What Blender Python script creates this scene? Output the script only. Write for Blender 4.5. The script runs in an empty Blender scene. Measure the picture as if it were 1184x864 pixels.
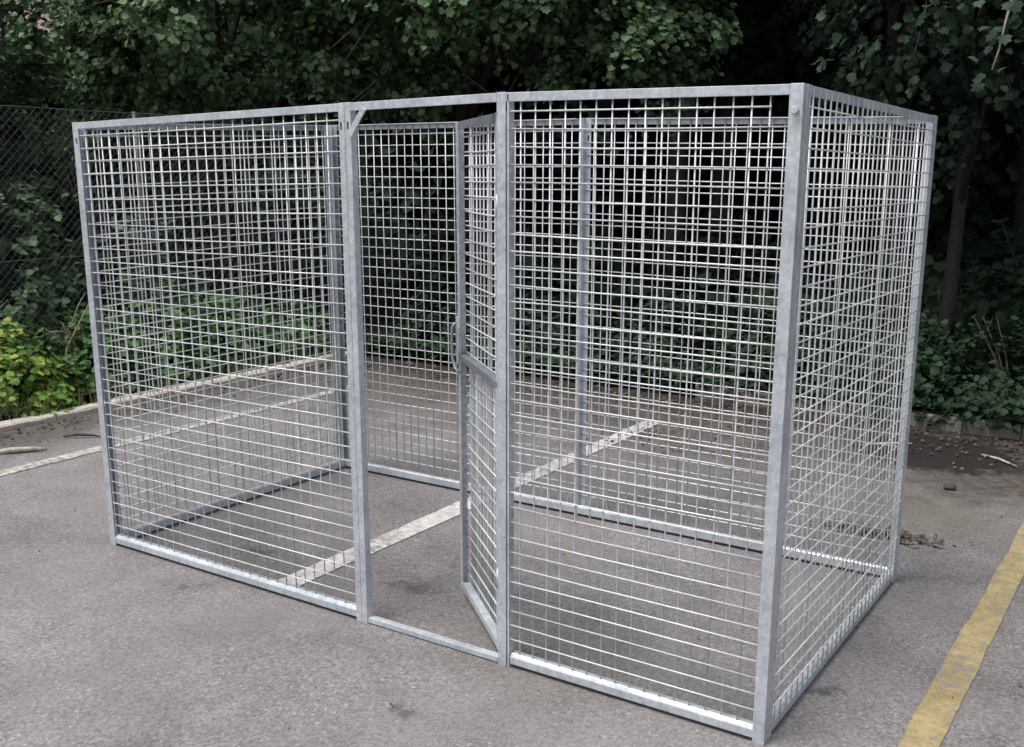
import bpy, bmesh, math, random
import numpy as np
from mathutils import Vector, Matrix

rng = np.random.default_rng(11)
random.seed(5)
S = bpy.context.scene
COL = S.collection
rad = math.radians

# ------------------------------------------------------------------ helpers
def link(o, parent=None):
    COL.objects.link(o)
    if parent is not None:
        o.parent = parent
        if parent.type == 'EMPTY':
            o.matrix_parent_inverse = Matrix.Translation(-Vector(parent.location))
    return o

def tag(o, label=None, cat=None, group=None, kind=None):
    if label: o['label'] = label
    if cat: o['category'] = cat
    if group: o['group'] = group
    if kind: o['kind'] = kind
    return o

def empty(name, loc, label, cat, group=None):
    o = bpy.data.objects.new(name, None)
    o.empty_display_size = .2
    o.location = loc
    COL.objects.link(o)
    return tag(o, label, cat, group)

class MB:
    """collects polygons, world coordinates"""
    def __init__(s): s.v, s.f, s.sm = [], [], []
    def add(s, vs, fs, smooth=False):
        b = len(s.v)
        s.v += [tuple(map(float, q)) for q in vs]
        for f in fs:
            s.f.append([b + i for i in f]); s.sm.append(smooth)
    def box(s, lo, hi):
        x0, y0, z0 = lo; x1, y1, z1 = hi
        s.add([(x0,y0,z0),(x1,y0,z0),(x1,y1,z0),(x0,y1,z0),(x0,y0,z1),(x1,y0,z1),(x1,y1,z1),(x0,y1,z1)],
              [(0,3,2,1),(4,5,6,7),(0,1,5,4),(1,2,6,5),(2,3,7,6),(3,0,4,7)])
    def prism(s, poly, p0, p1, a, b):
        p0, p1, a, b = map(Vector, (p0, p1, a, b)); n = len(poly)
        if (p1-p0).dot(a.cross(b)) < 0: poly = poly[::-1]
        vs = [p0 + a*q[0] + b*q[1] for q in poly] + [p1 + a*q[0] + b*q[1] for q in poly]
        s.add(vs, [tuple(range(n))[::-1], tuple(range(n, 2*n))] + [(i, (i+1) % n, n+(i+1) % n, n+i) for i in range(n)])
    def tube(s, pts, rs, n=6, caps=True):
        pts = [Vector(p) for p in pts]
        if not hasattr(rs, '__len__'): rs = [rs]*len(pts)
        vs = []
        t0 = (pts[1]-pts[0]).normalized()
        a = t0.orthogonal().normalized()
        for i, p in enumerate(pts):
            t = (pts[min(i+1, len(pts)-1)] - pts[max(i-1, 0)]).normalized()
            a = (a - t*a.dot(t)).normalized(); b = t.cross(a)
            for k in range(n):
                w = 2*math.pi*k/n
                vs.append(p + (a*math.cos(w) + b*math.sin(w))*rs[i])
        fs = []
        for i in range(len(pts)-1):
            for k in range(n):
                fs.append((i*n+k, i*n+(k+1) % n, (i+1)*n+(k+1) % n, (i+1)*n+k))
        s.add(vs, fs, True)
        if caps:
            b0 = len(s.v) - len(vs)
            s.f.append([b0+k for k in range(n)][::-1]); s.sm.append(False)
            s.f.append([b0+(len(pts)-1)*n+k for k in range(n)]); s.sm.append(False)
    def build(s, name, mat, parent=None, warp=None, bevel=0):
        v = s.v
        if warp: v = [warp(q) for q in v]
        me = bpy.data.meshes.new(name)
        if parent is None and v:                         # origin at the base
            c = np.array(v); o0 = Vector(((c[:,0].min()+c[:,0].max())/2, (c[:,1].min()+c[:,1].max())/2, c[:,2].min()))
            v = [tuple(Vector(q)-o0) for q in v]
        else:
            o0 = Vector((0,0,0))
        me.from_pydata(v, [], s.f); me.polygons.foreach_set('use_smooth', s.sm)
        me.materials.append(mat); me.update()
        o = bpy.data.objects.new(name, me); o.location = o0
        link(o, parent)
        if bevel:
            m = o.modifiers.new('bevel', 'BEVEL'); m.width = bevel; m.segments = 2; m.limit_method = 'ANGLE'
            m.harden_normals = False
        return o

# ------------------------------------------------------------------ materials
def new_mat(name):
    m = bpy.data.materials.new(name); m.use_nodes = True
    nt = m.node_tree; N = nt.nodes; L = nt.links
    return m, N, L, N['Principled BSDF']

def nd(N, typ, **kw):
    n = N.new(typ)
    for k, v in kw.items():
        if k in n.inputs.keys(): n.inputs[k].default_value = v
        else: setattr(n, k, v)
    return n

def ramp(N, stops, interp='LINEAR'):
    r = N.new('ShaderNodeValToRGB'); r.color_ramp.interpolation = interp
    e = r.color_ramp.elements
    while len(e) > 1: e.remove(e[-1])
    for i, (p, c) in enumerate(stops):
        if not hasattr(c, '__len__'): c = (c, c, c)
        q = e[0] if i == 0 else e.new(p)
        q.position = p; q.color = (*c, 1)
    return r

def mixc(N, L, fac, a, b, blend='MIX'):
    m = N.new('ShaderNodeMix'); m.data_type = 'RGBA'; m.blend_type = blend
    for s, v in ((m.inputs['Factor'], fac), (m.inputs['A'], a), (m.inputs['B'], b)):
        if hasattr(v, 'is_output'): L.new(v, s)
        elif s.type == 'RGBA': s.default_value = (*v, 1) if len(v) == 3 else v
        else: s.default_value = v
    return m.outputs['Result']

def math_n(N, L, op, a, b=None, c=None, clamp=False):
    m = N.new('ShaderNodeMath'); m.operation = op; m.use_clamp = clamp
    for i, v in enumerate((a, b, c)):
        if v is None: continue
        if hasattr(v, 'is_output'): L.new(v, m.inputs[i])
        else: m.inputs[i].default_value = v
    return m.outputs[0]

def smooth(N, L, v, lo, hi):
    m = N.new('ShaderNodeMapRange'); m.interpolation_type = 'SMOOTHSTEP'
    L.new(v, m.inputs['Value']); m.inputs['From Min'].default_value = lo; m.inputs['From Max'].default_value = hi
    return m.outputs['Result']

def noise(N, L, co, scale, detail=4, rough=.55, dist=0):
    n = nd(N, 'ShaderNodeTexNoise'); n.inputs['Scale'].default_value = scale
    n.inputs['Detail'].default_value = detail; n.inputs['Roughness'].default_value = rough
    n.inputs['Distortion'].default_value = dist
    if co is not None: L.new(co, n.inputs['Vector'])
    return n.outputs['Fac']

def world_pos(N):
    return N.new('ShaderNodeNewGeometry').outputs['Position']

def galv(name, lo, hi, metallic, rough, scale=38, per_wire=False):
    m, N, L, B = new_mat(name)
    co = world_pos(N)
    v = nd(N, 'ShaderNodeTexVoronoi'); v.inputs['Scale'].default_value = scale*2.2; L.new(co, v.inputs['Vector'])
    n1 = noise(N, L, co, scale, 5, .65)
    n2 = noise(N, L, co, 5.5, 4, .6, .6)
    mpz = nd(N, 'ShaderNodeMapping'); mpz.inputs['Scale'].default_value = (1, 1, .045); L.new(co, mpz.inputs[0])
    strk = noise(N, L, mpz.outputs[0], 150, 4, .7)
    sp = mixc(N, L, .45, v.outputs['Color'], n1); sp = mixc(N, L, .35, sp, strk)
    bw = nd(N, 'ShaderNodeRGBToBW'); L.new(sp, bw.inputs[0])
    f = math_n(N, L, 'ADD', math_n(N, L, 'MULTIPLY', bw.outputs[0], .55), math_n(N, L, 'MULTIPLY', n2, .5))
    r = ramp(N, [(.32, lo), (.52, [(a+b)/2 for a, b in zip(lo, hi)]), (.72, hi)])
    L.new(f, r.inputs[0])
    drip = noise(N, L, co, 130, 3, .6)
    st = ramp(N, [(.60, 0), (.72, 1)]); L.new(drip, st.inputs[0])
    c = mixc(N, L, math_n(N, L, 'MULTIPLY', st.outputs[0], .35), r.outputs[0], (.20, .20, .205))
    if per_wire:
        g = N.new('ShaderNodeNewGeometry'); pr = ramp(N, [(0, .66), (.5, .92), (1, 1.12)]); L.new(g.outputs['Random Per Island'], pr.inputs[0])
        c = mixc(N, L, 1.0, c, pr.outputs[0], 'MULTIPLY')
    L.new(c, B.inputs['Base Color'])
    B.inputs['Metallic'].default_value = metallic
    rr = ramp(N, [(.3, rough-.08), (.7, rough+.12)]); L.new(n1, rr.inputs[0]); L.new(rr.outputs[0], B.inputs['Roughness'])
    bp = nd(N, 'ShaderNodeBump'); bp.inputs['Strength'].default_value = .22; bp.inputs['Distance'].default_value = .002
    L.new(n1, bp.inputs['Height']); L.new(bp.outputs[0], B.inputs['Normal'])
    return m

M_FRAME = galv('galvanised_frame', (.31, .335, .365), (.62, .655, .695), .36, .40)
M_WIRE = galv('galvanised_wire', (.44, .455, .47), (.76, .77, .78), .2, .42, 60, True)
M_DARKSTEEL = galv('aged_zinc', (.14, .155, .18), (.30, .32, .36), .5, .45)

def mat_leaf(name, cols, rough=.5, spec=.35, trans=.0):
    m, N, L, B = new_mat(name)
    g = N.new('ShaderNodeNewGeometry')
    r = ramp(N, [(i/(len(cols)-1), c) for i, c in enumerate(cols)]); L.new(g.outputs['Random Per Island'], r.inputs[0])
    n = noise(N, L, g.outputs['Position'], 1.6, 3)
    hv = nd(N, 'ShaderNodeHueSaturation'); hv.inputs['Hue'].default_value = .5
    L.new(r.outputs[0], hv.inputs['Color'])
    L.new(math_n(N, L, 'ADD', math_n(N, L, 'MULTIPLY', n, .7), .65), hv.inputs['Value'])
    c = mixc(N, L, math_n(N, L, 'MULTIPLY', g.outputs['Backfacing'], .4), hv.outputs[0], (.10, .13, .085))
    L.new(c, B.inputs['Base Color'])
    B.inputs['Roughness'].default_value = rough
    B.inputs['Specular IOR Level'].default_value = spec
    if trans:
        out = N['Material Output']
        t = nd(N, 'ShaderNodeBsdfTranslucent'); L.new(c, t.inputs['Color'])
        mx = nd(N, 'ShaderNodeMixShader'); mx.inputs[0].default_value = trans
        L.new(B.outputs[0], mx.inputs[1]); L.new(t.outputs[0], mx.inputs[2]); L.new(mx.outputs[0], out.inputs['Surface'])
    return m

M_LEAF_A = mat_leaf('tree_leaf', [(.034,.066,.032), (.060,.112,.050), (.075,.135,.062), (.100,.165,.080), (.056,.108,.050), (.068,.124,.060), (.150,.180,.085)], .55, .28, .15)
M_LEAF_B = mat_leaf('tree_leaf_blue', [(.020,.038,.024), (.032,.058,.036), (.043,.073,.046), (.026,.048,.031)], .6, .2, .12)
M_LEAF_C = mat_leaf('tree_leaf_warm', [(.042,.082,.036), (.076,.140,.058), (.096,.172,.074), (.130,.210,.096), (.072,.135,.060), (.088,.160,.070), (.185,.225,.100)], .55, .28, .18)
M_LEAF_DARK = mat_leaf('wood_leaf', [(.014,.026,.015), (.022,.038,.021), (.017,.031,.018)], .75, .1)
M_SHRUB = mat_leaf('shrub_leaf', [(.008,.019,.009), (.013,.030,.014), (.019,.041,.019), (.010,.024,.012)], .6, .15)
M_BRAMBLE = mat_leaf('bramble_leaf', [(.065,.145,.030), (.11,.22,.042), (.155,.27,.052), (.32,.33,.07), (.08,.17,.035), (.13,.25,.048)], .55, .25, .2)
M_WEED = mat_leaf('weed_leaf', [(.045,.105,.036), (.075,.165,.052), (.10,.20,.068), (.056,.13,.044)], .55, .25, .2)
M_GRASS = mat_leaf('grass_blade', [(.05,.10,.02), (.08,.13,.03), (.15,.14,.06), (.07,.11,.03)], .55, .3, .15)
M_LITTER = mat_leaf('dead_leaf', [(.05,.034,.024), (.085,.06,.042), (.035,.026,.02), (.14,.105,.075), (.06,.04,.026)], .7, .2)

def mat_bark(name, a, b):
    m, N, L, B = new_mat(name); co = world_pos(N)
    mp = nd(N, 'ShaderNodeMapping'); mp.inputs['Scale'].default_value = (1, 1, .25); L.new(co, mp.inputs[0])
    n = noise(N, L, mp.outputs[0], 30, 6, .65)
    r = ramp(N, [(.3, a), (.7, b)]); L.new(n, r.inputs[0]); L.new(r.outputs[0], B.inputs['Base Color'])
    B.inputs['Roughness'].default_value = .9
    bp = nd(N, 'ShaderNodeBump'); bp.inputs['Strength'].default_value = .7; bp.inputs['Distance'].default_value = .01
    L.new(n, bp.inputs['Height']); L.new(bp.outputs[0], B.inputs['Normal'])
    return m
M_BARK = mat_bark('bark', (.022,.019,.016), (.065,.056,.048))
M_BARK_DARK = mat_bark('dark_bark', (.007,.006,.0055), (.024,.021,.018))
M_STEM = mat_bark('dry_stem', (.13,.10,.07), (.30,.25,.19))
M_TWIG = mat_bark('pale_stick', (.25,.22,.18), (.50,.46,.40))

def ellipse_mask(N, L, co, cx, cy, rx, ry, nz, amt=.6, lo=.55, hi=1.1):
    s = nd(N, 'ShaderNodeSeparateXYZ'); L.new(co, s.inputs[0])
    dx = math_n(N, L, 'DIVIDE', math_n(N, L, 'SUBTRACT', s.outputs[0], cx), rx)
    dy = math_n(N, L, 'DIVIDE', math_n(N, L, 'SUBTRACT', s.outputs[1], cy), ry)
    d = math_n(N, L, 'SQRT', math_n(N, L, 'ADD', math_n(N, L, 'MULTIPLY', dx, dx), math_n(N, L, 'MULTIPLY', dy, dy)))
    d = math_n(N, L, 'ADD', d, math_n(N, L, 'MULTIPLY', math_n(N, L, 'SUBTRACT', nz, .5), amt*2))
    return math_n(N, L, 'SUBTRACT', 1, smooth(N, L, d, lo, hi))

def mat_asphalt():
    m, N, L, B = new_mat('asphalt'); co = world_pos(N)
    s = nd(N, 'ShaderNodeSeparateXYZ'); L.new(co, s.inputs[0]); X, Y = s.outputs[0], s.outputs[1]
    big = noise(N, L, co, .55, 6, .6, .4); mid = noise(N, L, co, 3.2, 6, .65, .3); fine = noise(N, L, co, 55, 5, .7)
    vor = nd(N, 'ShaderNodeTexVoronoi'); vor.inputs['Scale'].default_value = 135; L.new(co, vor.inputs['Vector'])
    agg = nd(N, 'ShaderNodeRGBToBW'); L.new(vor.outputs['Color'], agg.inputs[0])
    base = ramp(N, [(.36, (.128,.121,.120)), (.5, (.180,.171,.172)), (.64, (.232,.222,.227))])
    L.new(math_n(N, L, 'ADD', math_n(N, L, 'MULTIPLY', big, .5), math_n(N, L, 'MULTIPLY', mid, .5)), base.inputs[0])
    # stones in the binder
    st = ramp(N, [(.1, (.55,.54,.53)), (.5, (.95,.94,.93)), (.85, (1.25,1.22,1.2)), (.97, (2.0,1.95,1.9))]); L.new(agg.outputs[0], st.inputs[0])
    c = mixc(N, L, .8, base.outputs[0], st.outputs[0], 'MULTIPLY')
    fr = ramp(N, [(.3, .58), (.5, .98), (.72, 1.32)]); L.new(fine, fr.inputs[0])
    c = mixc(N, L, .9, c, fr.outputs[0], 'MULTIPLY')
    # pinkish and greenish worn areas
    pn = noise(N, L, co, 1.3, 4); pr = ramp(N, [(.45, 0), (.65, 1)]); L.new(pn, pr.inputs[0])
    c = mixc(N, L, math_n(N, L, 'MULTIPLY', pr.outputs[0], .35), c, (.200, .178, .176))
    # oil spots and tyre-worn dark flecks
    oil = noise(N, L, co, 2.1, 6, .72); orr = ramp(N, [(.655, 0), (.72, 1)]); L.new(oil, orr.inputs[0])
    c = mixc(N, L, math_n(N, L, 'MULTIPLY', orr.outputs[0], .65), c, (.045, .040, .036))
    # dirt washed against the back and left kerbs
    edge = noise(N, L, co, 2.6, 6, .7, .5); e2 = math_n(N, L, 'MULTIPLY', math_n(N, L, 'SUBTRACT', edge, .5), 1.9)
    d1 = smooth(N, L, math_n(N, L, 'ADD', Y, e2), 1.95, 3.75)
    d2 = math_n(N, L, 'SUBTRACT', 1, smooth(N, L, math_n(N, L, 'ADD', X, math_n(N, L, 'MULTIPLY', e2, .45)), -2.15, -1.5))
    dirt = math_n(N, L, 'MAXIMUM', d1, math_n(N, L, 'MULTIPLY', d2, .85))
    dc = ramp(N, [(.35, (.032,.026,.022)), (.55, (.074,.063,.054)), (.75, (.125,.108,.094))]); L.new(noise(N, L, co, 16, 6, .75), dc.inputs[0])
    c = mixc(N, L, math_n(N, L, 'MULTIPLY', dirt, .9), c, dc.outputs[0])
    d3 = smooth(N, L, math_n(N, L, 'ADD', Y, math_n(N, L, 'MULTIPLY', e2, .5)), 3.65, 4.15)  # ground tone drops further, to near black, towards the back edge
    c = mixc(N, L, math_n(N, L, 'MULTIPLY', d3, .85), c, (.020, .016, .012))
    # algae tinge and damp patch beside the cage
    e18 = noise(N, L, co, 19, 6, .75)
    em = noise(N, L, co, 3.5, 6, .7)
    al = ellipse_mask(N, L, co, 2.95, 2.42, .50, .42, e18, 1.0, .2, 1.2)
    c = mixc(N, L, math_n(N, L, 'MULTIPLY', al, .42), c, (.098, .094, .058))
    al2 = ellipse_mask(N, L, co, 2.3, .15, .8, .35, em, .6, .3, 1.2)
    c = mixc(N, L, math_n(N, L, 'MULTIPLY', al2, .3), c, (.10, .10, .075))
    dz = ellipse_mask(N, L, co, 3.3, 3.45, 1.1, .85, em, .9, .4, 1.15)
    c = mixc(N, L, math_n(N, L, 'MULTIPLY', dz, .75), c, dc.outputs[0])
    e9 = noise(N, L, co, 8, 6, .75)
    wet = ellipse_mask(N, L, co, 2.72, 3.66, .50, .46, e9, .7, .75, 1.1)
    w2 = ellipse_mask(N, L, co, 3.05, 3.55, .40, .16, e9, .8, .7, 1.1)
    wet = math_n(N, L, 'MAXIMUM', wet, math_n(N, L, 'MULTIPLY', w2, .8))
    c = mixc(N, L, math_n(N, L, 'MULTIPLY', wet, .86), c, (.014, .013, .013))
    blot = ellipse_mask(N, L, co, 1.42, .36, .14, .09, e18, 2.2, .1, .95)
    blot = math_n(N, L, 'MAXIMUM', blot, ellipse_mask(N, L, co, .62, .30, .15, .07, e18, 2.2, .1, .95))
    blot = math_n(N, L, 'MAXIMUM', blot, ellipse_mask(N, L, co, 3.06, .42, .07, .05, e18, 2.2, .1, .95))
    blot = math_n(N, L, 'MAXIMUM', blot, ellipse_mask(N, L, co, 2.36, -.62, .08, .04, e18, 2.2, .1, .95))
    blot = math_n(N, L, 'MAXIMUM', blot, ellipse_mask(N, L, co, 2.02, -.42, .06, .05, e18, 2.2, .1, .95))
    c = mixc(N, L, math_n(N, L, 'MULTIPLY', blot, .6), c, (.035, .03, .027))
    L.new(c, B.inputs['Base Color'])
    rr = nd(N, 'ShaderNodeMix'); rr.data_type = 'FLOAT'; L.new(wet, rr.inputs[0]); rr.inputs[2].default_value = .88; rr.inputs[3].default_value = .55
    L.new(rr.outputs[0], B.inputs['Roughness']); B.inputs['Specular IOR Level'].default_value = .3
    h = math_n(N, L, 'ADD', math_n(N, L, 'MULTIPLY', vor.outputs['Distance'], .7), math_n(N, L, 'MULTIPLY', fine, .8))
    bp = nd(N, 'ShaderNodeBump'); bp.inputs['Strength'].default_value = .55; bp.inputs['Distance'].default_value = .004
    L.new(h, bp.inputs['Height']); L.new(bp.outputs[0], B.inputs['Normal'])
    return m
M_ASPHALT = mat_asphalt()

def mat_paint(name, col, under, wear, scale=26):
    m, N, L, B = new_mat(name); co = world_pos(N)
    n = noise(N, L, co, scale, 6, .78, .2); n2 = noise(N, L, co, 2.3, 5, .65)
    v = math_n(N, L, 'ADD', math_n(N, L, 'MULTIPLY', n, .68), math_n(N, L, 'MULTIPLY', n2, .32))
    r = ramp(N, [(wear-.04, 0), (wear+.05, 1)]); L.new(v, r.inputs[0])
    tone = ramp(N, [(.36, .62), (.62, 1.08)]); L.new(noise(N, L, co, 9, 5, .7), tone.inputs[0])
    c0 = mixc(N, L, .9, col, tone.outputs[0], 'MULTIPLY')
    sp = noise(N, L, co, 140, 3, .6); spr = ramp(N, [(.35, .7), (.6, 1.05)]); L.new(sp, spr.inputs[0])
    c0 = mixc(N, L, .8, c0, spr.outputs[0], 'MULTIPLY')
    c = mixc(N, L, r.outputs[0], c0, under)
    L.new(c, B.inputs['Base Color']); B.inputs['Roughness'].default_value = .8
    bp = nd(N, 'ShaderNodeBump'); bp.inputs['Strength'].default_value = .5; bp.inputs['Distance'].default_value = .003
    L.new(sp, bp.inputs['Height']); L.new(bp.outputs[0], B.inputs['Normal'])
    return m
M_WHITE = mat_paint('worn_white_paint', (.56, .53, .515), (.19,.175,.17), .55)
M_WHITE2 = mat_paint('grey_worn_white_paint', (.48, .455, .42), (.16,.145,.135), .52)
M_YELLOW = mat_paint('worn_yellow_paint', (.37, .29, .14), (.185,.168,.15), .525)

def mat_concrete(name, a, b):
    m, N, L, B = new_mat(name); co = world_pos(N)
    n = noise(N, L, co, 14, 7, .72); n2 = noise(N, L, co, 2.2, 4)
    r = ramp(N, [(.3, a), (.7, b)]); L.new(math_n(N, L, 'ADD', math_n(N, L, 'MULTIPLY', n, .6), math_n(N, L, 'MULTIPLY', n2, .4)), r.inputs[0])
    f = noise(N, L, co, 120, 3); fr = ramp(N, [(.35, .6), (.6, 1.1)]); L.new(f, fr.inputs[0])
    L.new(mixc(N, L, .8, r.outputs[0], fr.outputs[0], 'MULTIPLY'), B.inputs['Base Color'])
    B.inputs['Roughness'].default_value = .9
    bp = nd(N, 'ShaderNodeBump'); bp.inputs['Strength'].default_value = .5; bp.inputs['Distance'].default_value = .006
    L.new(n, bp.inputs['Height']); L.new(bp.outputs[0], B.inputs['Normal'])
    return m
M_KERB = mat_concrete('kerb_concrete', (.34,.305,.26), (.66,.61,.53))
M_KERB2 = mat_concrete('kerb_concrete_mossy', (.07,.064,.052), (.26,.24,.205))
M_STONE = mat_concrete('dark_stone', (.03,.027,.024), (.07,.06,.055))

def mat_soil():
    m, N, L, B = new_mat('soil'); co = world_pos(N)
    r = ramp(N, [(.3, (.010,.008,.006)), (.55, (.024,.019,.014)), (.75, (.050,.038,.028))]); L.new(noise(N, L, co, 12, 7, .75), r.inputs[0])
    L.new(r.outputs[0], B.inputs['Base Color']); B.inputs['Roughness'].default_value = .95
    return m
M_SOIL = mat_soil()

def mat_brick():
    m, N, L, B = new_mat('pink_brick'); co = N.new('ShaderNodeTexCoord').outputs['Object']
    mp = nd(N, 'ShaderNodeMapping'); mp.inputs['Rotation'].default_value = (rad(90), 0, 0); L.new(co, mp.inputs[0])
    b = nd(N, 'ShaderNodeTexBrick'); L.new(mp.outputs[0], b.inputs['Vector']); b.inputs['Scale'].default_value = 4
    b.inputs['Color1'].default_value = (.42,.27,.23,1); b.inputs['Color2'].default_value = (.36,.22,.19,1); b.inputs['Mortar'].default_value = (.45,.42,.39,1)
    L.new(b.outputs['Color'], B.inputs['Base Color']); B.inputs['Roughness'].default_value = .9
    return m
M_BRICK = mat_brick()
def mat_flat(name, c, rough=.6, metal=0):
    m, N, L, B = new_mat(name); co = world_pos(N)
    r = ramp(N, [(.3, [q*.75 for q in c]), (.7, [min(1, q*1.2) for q in c])]); L.new(noise(N, L, co, 9, 5), r.inputs[0])
    L.new(r.outputs[0], B.inputs['Base Color']); B.inputs['Roughness'].default_value = rough; B.inputs['Metallic'].default_value = metal
    return m
M_ROOF = mat_flat('roof_tile', (.12,.08,.07), .85)
M_GLASS = mat_flat('window_glass', (.03,.035,.04), .12)
M_FRAMEW = mat_flat('white_window_frame', (.7,.7,.68), .5)
M_WIRE_OLD = mat_flat('old_fence_wire', (.10,.105,.11), .6, .3)
M_OLDPOST = mat_flat('old_steel_post', (.07,.075,.07), .6, .4)

# ------------------------------------------------------------------ ground, kerbs, markings
g = MB()
def grid_sheet(mb, xs, ys, z):
    vs = [(x, y, z) for y in ys for x in xs]; n = len(xs)
    mb.add(vs, [(j*n+i, j*n+i+1, (j+1)*n+i+1, (j+1)*n+i) for j in range(len(ys)-1) for i in range(n-1)])
grid_sheet(g, [-150, -20, -8, 0, 8, 20, 150], [-150, -20, -8, 0, 8, 20, 150], 0)
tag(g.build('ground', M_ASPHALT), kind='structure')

def line_mark(name, x, w, y0, y1, mat, z=.004):
    b = MB(); n = int((y1-y0)/.022); vs = []; e0 = e1 = 0
    for i in range(n+1):
        y = y0 + (y1-y0)*i/n
        e0 = e0*.93 + random.uniform(-.0016, .0016); e1 = e1*.93 + random.uniform(-.0016, .0016)
        vs += [(x-w/2+e0+random.uniform(-.002, .002), y, z), (x+w/2+e1+random.uniform(-.002, .002), y, z)]
    b.add(vs, [(2*i, 2*i+1, 2*i+3, 2*i+2) for i in range(n)])
    return tag(b.build(name, mat), kind='structure')
line_mark('parking_line', .985, .115, 0.10, 3.42, M_WHITE)
line_mark('parking_line', -1.455, .105, -4.5, 3.3, M_WHITE2)
line_mark('parking_line', 3.385, .104, -3.5, 3.35, M_YELLOW)

def kerb(name, runs, mat):
    b = MB()
    for (p0, p1, w, h, ln) in runs:
        p0, p1 = Vector(p0), Vector(p1); d = (p1-p0); T = d.length; d.normalize(); nrm = Vector((-d.y, d.x, 0))
        s = 0
        while s < T-.02:
            l = min(ln*random.uniform(.85, 1.15), T-s)
            off = random.uniform(-.008, .008); hh = h*random.uniform(.88, 1.08); tl = random.uniform(-.006, .006)
            a = p0 + d*(s+.004) + nrm*off; c = p0 + d*(s+l-.004) + nrm*off
            m = 8; ch = .012
            prof = [(0, -.02), (w, -.02), (w, hh-ch), (w-ch, hh), (ch, hh), (0, hh-ch)]
            prev = None; vs = []; k = len(prof)
            for i in range(m+1):
                q = a.lerp(c, i/m)
                for (u, z) in prof:
                    vs.append(q + nrm*(u + random.uniform(-.004, .004)) + Vector((0, 0, z + (random.uniform(-.004, .003) if z > 0 else 0) + tl*(i/m-.5))))
            fs = [(i*k+j, (i+1)*k+j, (i+1)*k+(j+1) % k, i*k+(j+1) % k) for i in range(m) for j in range(k)]
            fs += [tuple(range(k)), tuple(m*k+j for j in range(k))[::-1]]
            b.add(vs, fs); s += l
    return tag(b.build(name, mat), kind='structure')
kerb('kerb', [((-2.33, -5, 0), (-2.33, 4.18, 0), .125, .045, .92)], M_KERB)
kerb('kerb', [((.9, 4.27, 0), (9, 4.20, 0), .12, .105, .31)], M_KERB2)

b = MB()
def soil_patch(mb, x0, x1, y0, y1, z):
    xs = np.arange(x0, x1+.01, .35); ys = np.arange(y0, y1+.01, .35); n = len(xs)
    zz = z + .025*np.sin(xs[None, :]*3.1+ys[:, None]*1.7) + rng.uniform(-.02, .03, (len(ys), n))
    mb.add([(xs[i], ys[j], zz[j, i]) for j in range(len(ys)) for i in range(n)],
           [(j*n+i, j*n+i+1, (j+1)*n+i+1, (j+1)*n+i) for j in range(len(ys)-1) for i in range(n-1)], True)
soil_patch(b, -20, -2.46, -6, 4.3, .05)
soil_patch(b, -20, 14, 4.4, 16, .07)
tag(b.build('soil_bed', M_SOIL), kind='structure')

# ------------------------------------------------------------------ dog kennel
W, D, H = 3.009, 1.516, 1.83
XA, XB = 1.475, 2.113
def top_dz(x, y):
    fr = np.interp(x, [0, 1.48, 2.10, W], [-.027, .003, .0125, 0.0])
    bk = np.interp(x, [0, 1.52, W], [.016, .014, -.016])
    t = min(max(y/D, 0), 1)
    return fr*(1-t) + bk*t
def warp(q):
    x, y, z = q
    return (x, y, z + (z/H)*float(top_dz(x, y)))

kennel = empty('dog_kennel', (W/2, D/2, 0), 'large open-topped galvanised welded-mesh dog kennel with its door ajar, standing on the car park', 'dog kennel')
A_ = .030; TH = .004; PITCH = .0508; WR = .0025

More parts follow.
